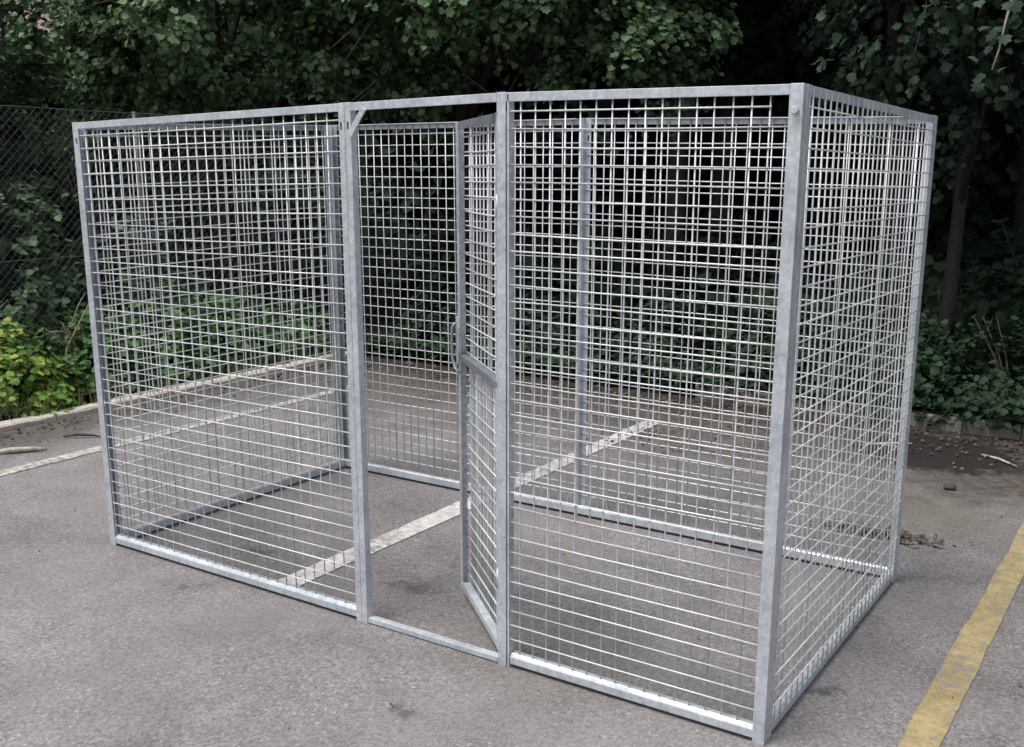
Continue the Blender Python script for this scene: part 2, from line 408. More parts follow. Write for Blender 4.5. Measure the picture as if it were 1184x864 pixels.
class Panel:
    def __init__(s, P0, u, n):
        s.P0, s.u, s.n = Vector(P0), Vector(u), Vector(n)
    def pt(s, a, t, z): return s.P0 + s.u*a + s.n*t + Vector((0, 0, z))
    def upright(s, mb, a, face, depth, sign, z0=0., z1=H):
        """L angle, outer face leg from a (sign +1: corner at a, leg goes +u)"""
        prof = [(0,0),(face*sign,0),(face*sign,-TH),(TH*sign,-TH),(TH*sign,-depth),(0,-depth)]
        mb.prism(prof, s.pt(a,0,z0), s.pt(a,0,z1), s.u, s.n)
    def flat(s, mb, a0, a1, t0, t1, z0, z1):
        mb.prism([(a0,t0),(a1,t0),(a1,t1),(a0,t1)], s.pt(0,0,z0), s.pt(0,0,z1), s.u, s.n)
    def toprail(s, mb, a0, a1, z1=H-.0015, h=.026, d=A_):
        prof = [(-h, 0), (0, 0), (0, -d), (-TH, -d), (-TH, -TH), (-h, -TH)]
        mb.prism(prof, s.pt(a0,0,z1), s.pt(a1,0,z1), (0,0,1), s.n)
    def botrail(s, mb, a0, a1, z0=.013, h=.038, d=.034):
        prof = [(0, 0), (h*.66, 0), (h, -d*.26), (h, -d*.86), (h*.84, -d), (0, -d)]
        mb.prism(prof, s.pt(a0,-.001,z0), s.pt(a1,-.001,z0), (0,0,1), s.n)
    def slots(s, mb, a, z, w=.0085, h=.025):
        pts = []
        for k in range(10):
            an = 2*math.pi*k/10; r = w/2
            pts.append((r*math.cos(an), r*math.sin(an) + (h/2-r if math.sin(an) >= 0 else -(h/2-r))))
        mb.prism(pts, s.pt(a, .0004, z), s.pt(a, -.001, z), s.u, (0, 0, 1))
    def bolt(s, mb, a, z, r=.011, l=.012):
        pts = [(r*math.cos(2*math.pi*k/6), r*math.sin(2*math.pi*k/6)) for k in range(6)]
        mb.prism(pts, s.pt(a, .0005, z), s.pt(a, l, z), s.u, (0, 0, 1))
    def mesh(s, mb, vs, rows, a0, a1, z0, z1, th=-.0068, tv=-.0112, WR=WR):
        for a in vs:
            a += random.uniform(-.0012, .0012); bow = random.uniform(-.0035, .0035); b2 = random.uniform(-.0012, .0012)
            mb.tube([s.pt(a, tv, z0), s.pt(a+bow, tv+b2, z0+(z1-z0)*.35), s.pt(a+bow*.6, tv-b2, z0+(z1-z0)*.7), s.pt(a, tv, z1)], WR, 6)
        for z in rows:
            z += random.uniform(-.0014, .0014); sg = random.uniform(-.0045, .003); b2 = random.uniform(-.0008, .0012)
            mb.tube([s.pt(a0, th, z), s.pt(a0+(a1-a0)*.35, th+b2, z+sg), s.pt(a0+(a1-a0)*.7, th, z+sg*.6), s.pt(a1, th, z)], WR, 6)

ROWS = [1.7755 - PITCH*k for k in range(34)]
def cols(a0, a1, first): return list(np.arange(a0+first, a1-.012, PITCH))

def make_panel(P, w, lf, rf, first, label, mesh_out=False, ext=(.0, .0), end_trim=.0, left_depth=A_, right_depth=A_, slot_l=True, slot_r=True, thin_left=False, top=True, trim_row0=0):
    wm = MB()
    th, tv = ((.0026, -.0018) if mesh_out else (-.0068, -.0112))
    a0, a1 = (.006, w-.006)
    if mesh_out: a0, a1 = ext[0], w-ext[1]
    vs = cols(lf if not thin_left else .008, w-rf, first)
    P.mesh(wm, vs, ROWS[1:] if trim_row0 else ROWS, a0, a1, .02, H-.006, th, tv)
    if trim_row0:
        P.mesh(wm, [], ROWS[:1], a0, vs[-1]+.004, 0, 0, th, tv)
    part = wm.build('mesh_panel', M_WIRE, kennel, warp)
    part['label'] = label
    m = MB()
    if thin_left: P.flat(m, 0, .007, -A_, 0, 0, H-.006)
    else: P.upright(m, 0, lf, left_depth, 1)
    m.build('upright', M_FRAME, part, warp, .0012)
    m = MB(); P.upright(m, w, rf, right_depth, -1); m.build('upright', M_FRAME, part, warp, .0012)
    if top:
        m = MB(); P.toprail(m, lf if not thin_left else -.0045, w-rf); m.build('top_rail', M_FRAME, part, warp, .0012)
    m = MB(); P.botrail(m, (TH if not thin_left else .008)+.002, w-TH-.002); m.build('bottom_rail', M_FRAME, part, warp, .002)
    for ok, a in ((slot_l and not thin_left, lf*.6), (slot_r, w-rf*.6)):
        if ok:
            sl = MB(); P.slots(sl, a, 1.757); sl.build('bolt_slot', M_STONE, part, warp)
    return part

FR = Vector((0,-1,0))
front_l = Panel((0,0,0), (1,0,0), FR)
make_panel(front_l, XA-.001, .036, .026, .030, 'wide front mesh panel left of the open door')
front_r = Panel((XB+.005,0,0), (1,0,0), FR)
pr = make_panel(front_r, W-XB-.005, .0, .036, .034, 'front mesh panel right of the open door', thin_left=True, slot_r=False, trim_row0=1)
m = MB(); front_r.bolt(m, W-XB-.005-.017, 1.765, .010, .014); m.build('bolt', M_FRAME, pr, warp, .001)
G = .0335                                                       # side panels sit between front and back ones
side_l = Panel((0, D-G, 0), (0,-1,0), (-1,0,0))
make_panel(side_l, D-2*G, .030, .030, .026, 'left end mesh panel', slot_l=False, slot_r=False)
side_r = Panel((W, G, 0), (0,1,0), (1,0,0))
make_panel(side_r, D-2*G, .030, .030, .020, 'right end mesh panel', mesh_out=True, ext=(.020, .004), slot_l=False, slot_r=False)
BK = Vector((0,1,0))
back_r = Panel((W, D, 0), (-1,0,0), BK)
make_panel(back_r, W-1.521, .034, .030, .030, 'right half of the back mesh wall')
back_l = Panel((1.519, D, 0), (-1,0,0), BK)
make_panel(back_l, 1.519, .030, .034, .030, 'left half of the back mesh wall')
# slots facing inwards on the back joint
for x in (1.519-.017, 1.521+.017):
    sl = MB(); p = Panel((x, D-.0045, 0), (1,0,0), FR); p.slots(sl, 0, 1.745)
    sl.build('bolt_slot', M_STONE, kennel, warp)

# door frame: jambs, header, corner brace, threshold
dfm = MB(); front_l.upright(dfm, XA+.026, .0255, A_, -1); dfm_o = dfm.build('door_frame', M_FRAME, kennel, warp, .0012)
sl = MB(); front_l.slots(sl, XA+.0135, 1.757); sl.build('bolt_slot', M_STONE, dfm_o, warp)
m = MB(); front_l.upright(m, XB-.032, .032, .030, 1); m.build('jamb', M_FRAME, dfm_o, warp, .0012)
m = MB(); front_l.toprail(m, XA+.0262, XB-.0322); m.build('header', M_FRAME, dfm_o, warp, .0012)
m = MB()
c0, c1 = front_l.pt(XA+.018, .0035, 1.722), front_l.pt(XA+.086, .0035, 1.808)
dd = (c1-c0).normalized(); pp = Vector((0,-1,0)).cross(dd)
m.prism([(-.0105,0),(.0105,0),(.0105,-.005),(-.0105,-.005)], c0, c1, pp, FR)
m.build('corner_brace', M_FRAME, dfm_o, warp, .001)
m = MB(); m.box((XA+.028, .002, .004), (XB-.034, .030, .024)); m.build('threshold', M_FRAME, dfm_o, warp, .0015)

# door leaf, swung inwards
DW, DZ0, DZ1 = .588, .035, 1.776
ang = rad(139)
hx, hy = XB-.040, .016
du = Vector((math.cos(ang), math.sin(ang), 0)); dn = Vector((du.y*-1, du.x, 0))
if dn.dot(Vector((0,-1,0))) < 0: dn = -dn
door = Panel((hx, hy, 0), du, dn)
wm = MB()
drows = [z for z in ROWS if DZ0+.03 < z < DZ1-.02]
door.mesh(wm, cols(.03, DW-.03, .024), drows, .004, DW-.003, DZ0+.01, DZ1-.008, -.0282, -.0328, .0029)
dpart = wm.build('door', M_WIRE, kennel, warp); dpart['label'] = 'mesh door swung half open into the kennel'
m = MB(); door.mesh(m, [a+PITCH/2 for a in cols(.03, DW-.03, .024)], [], 0, 0, DZ0+.01, .94, -.0282, -.0328, .0024)
m.build('lower_mesh', M_WIRE, dpart, warp)
m = MB(); door.upright(m, 0, A_, A_, 1, DZ0, DZ1); m.build('upright', M_FRAME, dpart, warp, .0012)
m = MB(); door.upright(m, DW, .034, A_, -1, DZ0, DZ1); m.build('upright', M_FRAME, dpart, warp, .0012)
m = MB(); door.toprail(m, A_, DW-.034, DZ1-.0015); m.build('top_rail', M_DARKSTEEL, dpart, warp, .0012)
m = MB(); door.toprail(m, A_, DW-.034, DZ0+A_); m.build('bottom_rail', M_FRAME, dpart, warp, .0012)
m = MB(); door.toprail(m, .008, DW-.008, .955, .022, .028); m.build('mid_rail', M_DARKSTEEL, dpart, warp, .0012)
# slam latch: pointed keep plate, bent lever, catch tongue
lt = MB()
plate = [(-.014,-.085),(.014,-.085),(.017,.04),(.006,.088),(-.006,.088),(-.017,.04)]
lt.prism(plate, door.pt(DW-.016, .007, 1.005), door.pt(DW-.016, .001, 1.005), du, (0,0,1))
lo = lt.build('latch', M_FRAME, dpart, warp, .001)
lv = MB()
lv.tube([door.pt(DW-.010, .009, 1.070), door.pt(DW-.006, .022, 1.055), door.pt(DW-.006, .025, 1.00), door.pt(DW-.012, .024, .94), door.pt(DW-.04, .020, .905), door.pt(DW-.07, .010, .895)], [.0045,.0055,.006,.006,.0055,.0045], 8)
lv.build('lever', M_DARKSTEEL, lo, warp)
kt = MB(); kt.prism([(0,0),(.034,0),(.044,.010),(.034,.020),(0,.020)], door.pt(DW, -.004, .99), door.pt(DW, -.012, .99), du, (0,0,1)); kt.build('catch', M_DARKSTEEL, lo, warp, .001)
for z in (.30, 1.50):
    hg = MB(); c = Vector((hx+.004, hy-.006, z))
    hg.tube([c-Vector((0,0,.035)), c+Vector((0,0,.035))], .0075, 10)
    hg.build('hinge', M_FRAME, dpart, warp)
# feet at the corners
for (x, y) in ((.018,.018),(W-.018,.018),(.018,D-.018),(W-.018,D-.018)):
    f = MB(); f.box((x-.014, y-.014, 0), (x+.014, y+.014, .0145)); f.build('foot', M_DARKSTEEL, kennel, None, .002)

# ------------------------------------------------------------------ foliage
_h = [(.26,-.02,.04), (.54,.26,.11), (.36,.46,.06), (.46,.76,.10), (.17,.80,.03)]
LEAF = np.array([(0,0,0), (0,.48,0), (0,1.02,-.07)] + _h + [(-x,y,z) for x,y,z in _h])
LF = [(0,3,4,5,1), (1,5,6,7,2), (0,1,10,9,8), (1,2,12,11,10)]
NARROW = LEAF*np.array([.62,1,1])
BLADE = np.array([(-.5,0,0),(.5,0,0),(.42,.4,.05),(.0,1.,.28),(-.42,.4,.05)]); BF = [(0,1,2,4),(2,3,4)]

def unit(a): return a/np.maximum(np.linalg.norm(a, axis=-1, keepdims=True), 1e-9)

def leaf_mesh(name, cen, nor, tip, size, mat, parent=None, tpl=LEAF, faces=LF, extra=None):
    n = len(cen); nor = unit(nor); tip = unit(tip - nor*np.sum(tip*nor, 1, keepdims=True)); side = np.cross(tip, nor)
    k = len(tpl); sz = np.asarray(size)[:, None, None]
    t = tpl[None]*sz
    v = cen[:, None] + side[:, None]*t[..., 0:1] + tip[:, None]*t[..., 1:2] + nor[:, None]*t[..., 2:3]
    v = v.reshape(-1, 3)
    lv = np.concatenate([f for f in faces]); ls = np.array([len(f) for f in faces])
    loops = (np.arange(n)[:, None]*k + lv[None]).ravel(); tot = np.tile(ls, n); start = np.concatenate([[0], np.cumsum(tot)[:-1]])
    me = bpy.data.meshes.new(name)
    org = np.zeros(3)
    if parent is None:
        org = np.array([v[:,0].mean(), v[:,1].mean(), v[:,2].min()])
    me.vertices.add(len(v)); me.vertices.foreach_set('co', (v-org).ravel().astype(np.float32))
    me.loops.add(len(loops)); me.loops.foreach_set('vertex_index', loops.astype(np.int32))
    me.polygons.add(len(tot)); me.polygons.foreach_set('loop_start', start.astype(np.int32)); me.polygons.foreach_set('loop_total', tot.astype(np.int32))
    me.polygons.foreach_set('use_smooth', np.ones(len(tot), bool))
    me.materials.append(mat); me.update(calc_edges=True); me.validate()
    o = bpy.data.objects.new(name, me); o.location = org
    return link(o, parent)

def sprays(centres, outward, n_per, spread, flat, size, up=.75, droop=.35):
    """leaf sprays: each centre carries a flattened fan of leaves along a few shoots"""
    C, Nn, T, Z = [], [], [], []
    for c, o in zip(centres, outward):
        n = int(n_per*rng.uniform(.6, 1.4))
        ns = max(2, n//9)
        for s in range(ns):
            d = unit(o*.9 + rng.normal(0, .75, 3) + np.array([0,0,.05])); L = spread*rng.uniform(.6, 1.25)
            k = max(3, int(n/ns)); t = rng.uniform(.1, 1, k)
            base = c + rng.normal(0, spread*.22, 3)*np.array([1,1,flat])
            p = base + d*L*t[:, None]*np.array([1,1,flat+.25]) + np.array([0,0,-droop*L])*(t[:, None]**2) + rng.normal(0, .035, (k,3))
            nn = np.array([0,0,up]) + o*.8 + rng.normal(0, .42, (k,3))
            sd = np.where(rng.random(k) < .5, 1., -1.)[:, None]
            tt = d*.5 + np.cross(d, [0,0,1])*sd*.9 + np.array([0,0,-.45]) + rng.normal(0, .3, (k,3))
            C.append(p); Nn.append(nn); T.append(tt); Z.append(size*rng.uniform(.6, 1.3, k))
    return np.concatenate(C), np.concatenate(Nn), np.concatenate(T), np.concatenate(Z)

def crown_points(c, r, n, lumps=20):
    """leaf clumps: uneven masses spread over and through the crown, with gaps between them"""
    c = np.array(c, float); r = np.array(r, float)
    lc = []
    for i in range(lumps):
        d = unit(rng.normal(0, 1, 3) + np.array([0, -.5 if c[0] < 1 else -.2, -.2])); lc.append((d*rng.uniform(.45, .85), rng.uniform(.16, .32)))
    w = np.array([q[1]**2 for q in lc]); w /= w.sum()
    pts, out = [], []
    for i in range(n):
        if rng.random() < .05:
            d = unit(rng.normal(0, 1, 3)); p = d*rng.uniform(.1, .75); o = d
        else:
            q, rr = lc[rng.choice(lumps, p=w)]
            d = unit(rng.normal(0, 1, 3) + np.array([0, -.25, .35])); p = q + d*rr*rng.uniform(.55, 1.05); o = d + p*.5
        pts.append(c + p*r); out.append(unit(o))
    return np.array(pts), np.array(out)

TREES = 'trees growing behind the car park'
def tree(x, y, h, cz, rx, ry, rz, n, per, size, mat, label, trunk_r=.11, lean=(0, 0), cx=None, cy=None, spread=.34, drop_below=None):
    root = empty('tree', (x, y, .05), label, 'tree', TREES)
    tb = MB(); top = np.array([x+lean[0], y+lean[1], h*.8])
    pts = []
    for i in range(9):
        t = i/8; pts.append((x+lean[0]*t+.06*math.sin(t*5+x), y+lean[1]*t+.05*math.cos(t*4+y), .0+h*.8*t))
    tb.tube(pts, [trunk_r*(1.35 if i == 0 else 1)*(1-.75*i/8) for i in range(9)], 9)
    cc = (cx if cx is not None else x+lean[0]*.8, cy if cy is not None else y+lean[1]*.8, cz)
    for i in range(9):
        t = random.uniform(.3, .85); k = int(t*8); s0 = Vector(pts[k])
        d = unit(rng.normal(0, 1, 3)); e = Vector((cc[0]+d[0]*rx*.75, cc[1]+d[1]*ry*.75, max(cc[2]+d[2]*rz*.6, s0.z+.2)))
        mid = s0.lerp(e, .5)+Vector((random.uniform(-.1,.1), random.uniform(-.1,.1), random.uniform(0,.2)))
        tb.tube([s0, mid, e], [trunk_r*.4, trunk_r*.22, .008], 6)
    for i in range(14):
        d = unit(rng.normal(0, 1, 3) + np.array([0, -1.2, -.5])); e = Vector((cc[0]+d[0]*rx*.95, cc[1]+d[1]*ry*.98, cc[2]+d[2]*rz*.8))
        if e.z < (drop_below or .6): e.z = (drop_below or .6) + random.uniform(0, .5)
        q = Vector((cc[0]+d[0]*rx*.3, cc[1]+d[1]*ry*.35, e.z+random.uniform(.1, .7)))
        tb.tube([q, q.lerp(e, .5)+Vector((random.uniform(-.12,.12), 0, random.uniform(.0,.12))), e], [.016, .010, .004], 5)
    tb.build('trunk', M_BARK_DARK if x > 2 else M_BARK, root)
    p, o = crown_points(cc, (rx, ry, rz), n)
    if drop_below is not None:
        k = p[:, 2] > drop_below + rng.uniform(-.25, .25, len(p)); p, o = p[k], o[k]
    C, Nn, T, Z = sprays(p, o, per, spread, .55, size)
    leaf_mesh('crown', C, Nn, T, Z, mat, root)
    return root

# front row, the sprays seen over and round the cage
tree(-5.9, 1.6, 6.2, 3.0, 1.9, 2.0, 2.5, 294, 105, .060, M_LEAF_A, 'leafy tree behind the wire fence at the far left edge', .12, cx=-5.4, spread=.23)
tree(-5.2, 5.2, 6.6, 3.5, 2.3, 1.7, 2.3, 372, 109, .060, M_LEAF_C, 'bright leafy tree bulging over the left end of the cage', .13, cx=-4.7, cy=4.7, drop_below=1.75, spread=.23)
tree(-2.6, 6.3, 6.8, 3.6, 1.9, 1.5, 2.3, 341, 109, .060, M_LEAF_C, 'tree with sprays of rounded leaves above the open door', .13, cx=-2.5, cy=5.5, drop_below=1.95, spread=.23)
tree(-.6, 7.0, 7.0, 3.9, 1.7, 1.5, 2.3, 279, 105, .060, M_LEAF_A, 'tree whose low branches hang above the middle of the cage', .12, cx=-.8, cy=5.8, drop_below=2.15, spread=.23)
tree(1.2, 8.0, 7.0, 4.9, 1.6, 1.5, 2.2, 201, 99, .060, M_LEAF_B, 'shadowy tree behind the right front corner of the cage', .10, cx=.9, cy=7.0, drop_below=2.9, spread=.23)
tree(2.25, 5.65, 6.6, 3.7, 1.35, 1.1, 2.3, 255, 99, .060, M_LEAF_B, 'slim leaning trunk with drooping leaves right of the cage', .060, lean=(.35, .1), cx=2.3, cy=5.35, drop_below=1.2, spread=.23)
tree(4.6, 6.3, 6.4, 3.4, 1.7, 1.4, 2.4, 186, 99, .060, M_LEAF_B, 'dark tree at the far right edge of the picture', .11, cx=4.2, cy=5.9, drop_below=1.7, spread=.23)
# second row, dark
tree(-8.6, 5.0, 7.2, 3.8, 2.2, 2.2, 2.8, 120, 60, .11, M_LEAF_A, 'deep green tree beyond the fence, behind the far left tree', .15, spread=.45)
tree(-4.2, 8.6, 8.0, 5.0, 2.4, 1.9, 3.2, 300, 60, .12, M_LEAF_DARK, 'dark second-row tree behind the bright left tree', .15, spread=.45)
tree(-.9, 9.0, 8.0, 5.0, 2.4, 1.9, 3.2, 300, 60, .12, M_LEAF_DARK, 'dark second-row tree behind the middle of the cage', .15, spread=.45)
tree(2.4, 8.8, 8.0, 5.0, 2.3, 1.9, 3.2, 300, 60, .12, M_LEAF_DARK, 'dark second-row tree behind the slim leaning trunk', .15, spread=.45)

# far wood that closes the view
n = 120000
c = np.stack([rng.uniform(-13, 9, n), rng.uniform(10.2, 12.6, n), rng.uniform(.0, 9.5, n)], 1)
c[:, 2] *= 1 - .12*np.sin(c[:, 0]*1.3)
k = ~((c[:, 0] < -11.6))
c = c[k]; n = len(c)
nn = np.stack([rng.normal(0,.5,n), rng.normal(-.6,.5,n), rng.normal(.5,.5,n)], 1); tt = rng.normal(0,1,(n,3)); tt[:,2] -= .4
n2 = 26000
u = np.stack([rng.uniform(-13, 9, n2), rng.uniform(5.6, 10.3, n2), np.zeros(n2)], 1)
m2 = n2//2
u[:m2, 0] = rng.uniform(-13, -3.7, m2); u[:m2, 1] = rng.uniform(-1.5, 10.3, m2)
hgt = .55+.35*np.sin(u[:,0]*2.1+1)*np.sin(u[:,1]*1.6) + np.where(u[:,0] < -6.5, .9, 0)
u[:, 2] = .06 + np.maximum(hgt, .15)*rng.uniform(0, 1, n2)**.8
m3 = 30000                                                       # the wood bends round behind the fence at left
w3 = np.stack([rng.uniform(-12.8, -10.4, m3), rng.uniform(-2, 10.5, m3), rng.uniform(0, 3.6, m3)], 1)
c = np.concatenate([c, u, w3]); n = len(c)
nn = np.stack([rng.normal(0,.5,n), rng.normal(-.6,.5,n), rng.normal(.5,.5,n)], 1); tt = rng.normal(0,1,(n,3)); tt[:,2] -= .4
zz = rng.uniform(.16, .29, n); zz[-m3-n2:-m3] = rng.uniform(.08, .17, n2)
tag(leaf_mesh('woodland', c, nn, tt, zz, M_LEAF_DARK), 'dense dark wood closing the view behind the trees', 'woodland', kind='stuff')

# hanging vine at the top right
vine = empty('vine', (2.66, 4.5, 2.2), 'pale vine stem hanging with round leaves at the top right', 'vine')
vb = MB()
vp = [(2.66, 4.50, 2.22), (2.69, 4.50, 2.34), (2.71, 4.48, 2.47), (2.735, 4.49, 2.62), (2.75, 4.55, 2.86), (2.72, 4.75, 3.2), (2.6, 5.0, 3.6)]
vb.tube(vp, [.004,.006,.007,.008,.008,.008,.007], 7); vb.build('stem', M_TWIG, vine)
cp = []
for i in range(70):
    t = random.uniform(.1, 5.9); k = int(t); cp.append(np.array(Vector(vp[k]).lerp(Vector(vp[k+1]), t-k)) + rng.normal(0, .09, 3))
cp = np.array(cp); n = len(cp)
leaf_mesh('leaves', cp, np.array([0,-.5,.7])+rng.normal(0,.35,(n,3)), np.array([.1,0,-.7])+rng.normal(0,.5,(n,3)), rng.uniform(.045,.085,n), M_LEAF_B, vine)

# low shrubs in the bed behind the back kerb
def shrub(x, y, h, r, n, mat, label, name='shrub', cat='shrub', group='shrubs along the back kerb', size=.07, per=26, spread=.2, stems=7, stem_mat=None, tpl=LEAF):
    root = empty(name, (x, y, .05), label, cat, group)
    sb = MB()
    for i in range(stems):
        a = random.uniform(0, 6.28); q = Vector((x, y, .03)); e = Vector((x+math.cos(a)*r*.6, y+math.sin(a)*r*.6, h*random.uniform(.6, 1)))
        sb.tube([q, q.lerp(e, .5)+Vector((0,0,.06)), e], [.008,.006,.003], 5)
    sb.build('stem', stem_mat or M_BARK, root)
    P = []; O = []
    for i in range(n):
        a = rng.uniform(0, 6.28); q = math.sqrt(rng.uniform(0, 1)); zz = h*(1-.75*q*q)*rng.uniform(.12, 1.0)
        P.append((x+math.cos(a)*q*r, y+math.sin(a)*q*r, zz+.04)); O.append(unit(np.array([math.cos(a)*q, math.sin(a)*q, .5])))
    C, Nn, T, Z = sprays(np.array(P), np.array(O), per, spread, .6, size)
    C[:, 2] = np.maximum(C[:, 2], .05)
    leaf_mesh('foliage', C, Nn, T, Z, mat, root, tpl)
    return root
SH = [(-1.75, 5.0, .55, .55, 'dark shrub low behind the left back corner of the cage'),
      (-.75, 5.1, .50, .55, 'dark shrub seen through the open doorway'),
      (.35, 5.0, .55, .6, 'dark shrub behind the joint of the back mesh wall'),
      (1.35, 4.95, .6, .55, 'dark shrub behind the right half of the back wall'),
      (2.15, 4.85, .62, .5, 'dark glossy shrub just right of the cage by the kerb'),
      (2.95, 4.85, .66, .6, 'widest dark glossy shrub spilling over the right kerb'),
      (3.9, 4.9, .6, .6, 'dark shrub at the right edge above the kerb')]
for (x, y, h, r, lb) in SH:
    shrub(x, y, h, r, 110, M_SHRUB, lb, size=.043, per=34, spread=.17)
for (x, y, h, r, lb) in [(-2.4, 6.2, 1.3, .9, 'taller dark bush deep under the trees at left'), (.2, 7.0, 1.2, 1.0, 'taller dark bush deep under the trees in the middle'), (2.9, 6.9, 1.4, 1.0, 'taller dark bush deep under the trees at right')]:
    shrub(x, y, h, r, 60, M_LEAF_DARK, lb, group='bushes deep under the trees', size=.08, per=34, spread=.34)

# brambles and weeds between kerb and fence
BR = [(-2.93, -.1, 0.51, .36, 'yellow-green weed clump at the very left of the kerb'),
      (-2.93, .65, 0.46, .36, 'bright green weed clump behind the left kerb'),
      (-2.93, 1.30, 0.51, .36, 'bright green weed clump with yellowing leaves beside the left corner post'),
      (-2.93, 1.95, 0.57, .36, 'tall green weed clump seen through the left mesh panel'),
      (-2.93, 2.60, 0.78, .36, 'tallest green weed clump seen through the left mesh panel'),
      (-2.93, 3.25, 0.64, .36, 'green weed clump behind the back left corner'),
      (-2.9, 3.9, .5, .4, 'last green weed clump where the two kerbs meet')]
for (x, y, h, r, lb) in BR:
    shrub(x, y, h, r, 84, M_BRAMBLE if y < 1.6 else M_WEED, lb, 'weed_clump', 'weeds', 'weeds behind the left kerb', .05, 28, .14, 8, M_STEM)
# ivy and saplings against the fence
for (x, y, h, r, lb) in [(-3.95, .9, 1.6, .55, 'dark scrambling shrub right behind the wire fence at the left edge'), (-3.9, 1.9, 2.0, .55, 'scrambling shrub behind the wire fence beside the left corner post'), (-3.95, 3.0, 1.8, .6, 'scrambling shrub behind the wire fence, seen through the left mesh')]:
    shrub(x, y, h, r, 56, M_LEAF_A, lb, 'shrub', 'shrub', 'shrubs behind the fence', .055, 40, .26, 6)

# dry stalks by the weeds
for i, (x, y, h, lx, ly, lb) in enumerate([(-2.95, 1.15, .95, -.05, .10, 'dry brown stalk leaning right among the weeds'), (-2.98, 1.35, .72, .0, -.25, 'dry brown stalk bending left among the weeds'), (-2.78, 1.62, .70, .05, .28, 'forked pale dead branch next to the left corner post')]):
    r_ = empty('dead_stalk', (x, y, .05), lb, 'dead stalk', 'dry stalks among the weeds')
    sb = MB(); q = Vector((x, y, .04))
    sb.tube([q, q+Vector((lx*.3, ly*.2, h*.5)), q+Vector((lx, ly, h))], [.008,.007,.004], 6)
    sb.build('stalk', M_STEM, r_)
    for k in range(3):
        s0 = q+Vector((lx*.5, ly*.4, h*(.45+.15*k))); e = s0+Vector((random.uniform(-.1,.1), random.uniform(-.25,.25), random.uniform(.05,.22)))
        s2 = MB(); s2.tube([s0, s0.lerp(e,.5)+Vector((0,0,.02)), e], [.005,.004,.002], 5); s2.build('side_twig', M_STEM, r_)

# grass and weeds rooted along the kerbs
n = 2600
cx_ = np.where(rng.random(n) < .5, rng.normal(-2.52, .07, n), rng.uniform(-2.9, -2.45, n)); cy_ = rng.uniform(-1, 4.1, n)
c = np.stack([cx_, cy_, np.full(n, .04)], 1)
tt = np.stack([rng.normal(.15,.45,n), rng.normal(0,.45,n), np.full(n, .9)], 1); nn = rng.normal(0,1,(n,3)); nn[:,2] = .2
sz = rng.uniform(.05, .16, n)
tag(leaf_mesh('grass', c, nn, tt, sz, M_GRASS, None, BLADE*np.array([.07,1,1]), BF), 'short green grass along the back of the left kerb', 'grass', kind='stuff')
n = 9000
c = np.stack([rng.uniform(-2.4, 5, n), 4.27+np.abs(rng.normal(0,.24,n)), rng.uniform(.05,.16,n)], 1)
nn = np.stack([rng.normal(0,.35,n), rng.normal(-.35,.35,n), np.ones(n)], 1)
tag(leaf_mesh('ground_ivy', c, nn, rng.normal(0,1,(n,3))*np.array([1,1,.2])+np.array([0,-.4,-.2]), rng.uniform(.03,.065,n), M_SHRUB), 'low dark ivy creeping over the back kerb', 'ground cover', kind='stuff')

# leaf litter on the asphalt and soil
def litter(n, fx, fy, z0=.006):
    c = np.stack([fx(n), fy(n), rng.uniform(z0, z0+.012, n)], 1)
    nn = np.stack([rng.normal(0,.35,n), rng.normal(0,.35,n), np.ones(n)], 1)
    return c, nn, rng.normal(0,1,(n,3))*np.array([1,1,.1]), rng.uniform(.010,.027,n)
L1 = litter(2400, lambda n: rng.uniform(-2.3, 5, n), lambda n: 4.2-np.abs(rng.normal(0,.34,n)))
L2 = litter(750, lambda n: -2.31+np.abs(rng.normal(0,.16,n)), lambda n: rng.uniform(-1.5, 4.1, n))
L3 = litter(230, lambda n: rng.normal(2.83,.14,n), lambda n: rng.normal(2.02,.05,n))
L4 = litter(170, lambda n: rng.normal(1.15,.35,n), lambda n: rng.normal(3.1,.18,n))
L5 = litter(380, lambda n: rng.uniform(-2.0,5,n), lambda n: rng.uniform(-2.4,3.4,n))
L5[3][:] *= rng.uniform(.2,.6,380)
L6 = litter(2600, lambda n: rng.uniform(-8, 6, n), lambda n: rng.uniform(4.35, 8.5, n), .09)
parts = [np.concatenate(q) for q in zip(L1, L2, L3, L4, L5, L6)]
tag(leaf_mesh('leaf_litter', *parts, M_LITTER), 'brown fallen leaves swept along the kerbs', 'leaf litter', kind='stuff')

# loose sticks, a stone
def stick(name, pts, r, mat, label, cat):
    b = MB(); b.tube(pts, r, 7); return tag(b.build(name, mat), label, cat)
stick('stick', [(-1.86,.55,.016), (-1.80,.62,.022), (-1.73,.72,.018), (-1.68,.78,.012)], [.008,.017,.015,.006], M_TWIG, 'pale flat piece of stick on the asphalt between left kerb and white line', 'stick')
stick('twig', [(-1.88,1.02,.01), (-1.80,1.06,.024), (-1.73,1.13,.014), (-1.66,1.15,.008)], [.006,.009,.007,.003], M_BARK, 'dark crooked twig lying near the left white line', 'twig')
stick('stick', [(2.32,3.58,.01), (2.45,3.68,.013), (2.55,3.75,.010)], [.008,.010,.006], M_TWIG, 'pale stick on the ground by the back right corner of the cage', 'stick')
stick('twig', [(2.95,3.72,.01), (3.05,3.66,.014), (3.16,3.56,.010)], [.005,.008,.004], M_TWIG, 'thin pale twig beside the damp patch', 'twig')
sb = bmesh.new(); bmesh.ops.create_icosphere(sb, subdivisions=3, radius=.036)
for v in sb.verts:
    v.co = Vector((v.co.x*1.0, v.co.y*.9, v.co.z*.45)) * (1+.22*math.sin(v.co.x*90+1)*math.cos(v.co.y*70)+random.uniform(-.05,.05))
me = bpy.data.meshes.new('stone'); sb.to_mesh(me); sb.free(); me.materials.append(M_STONE)
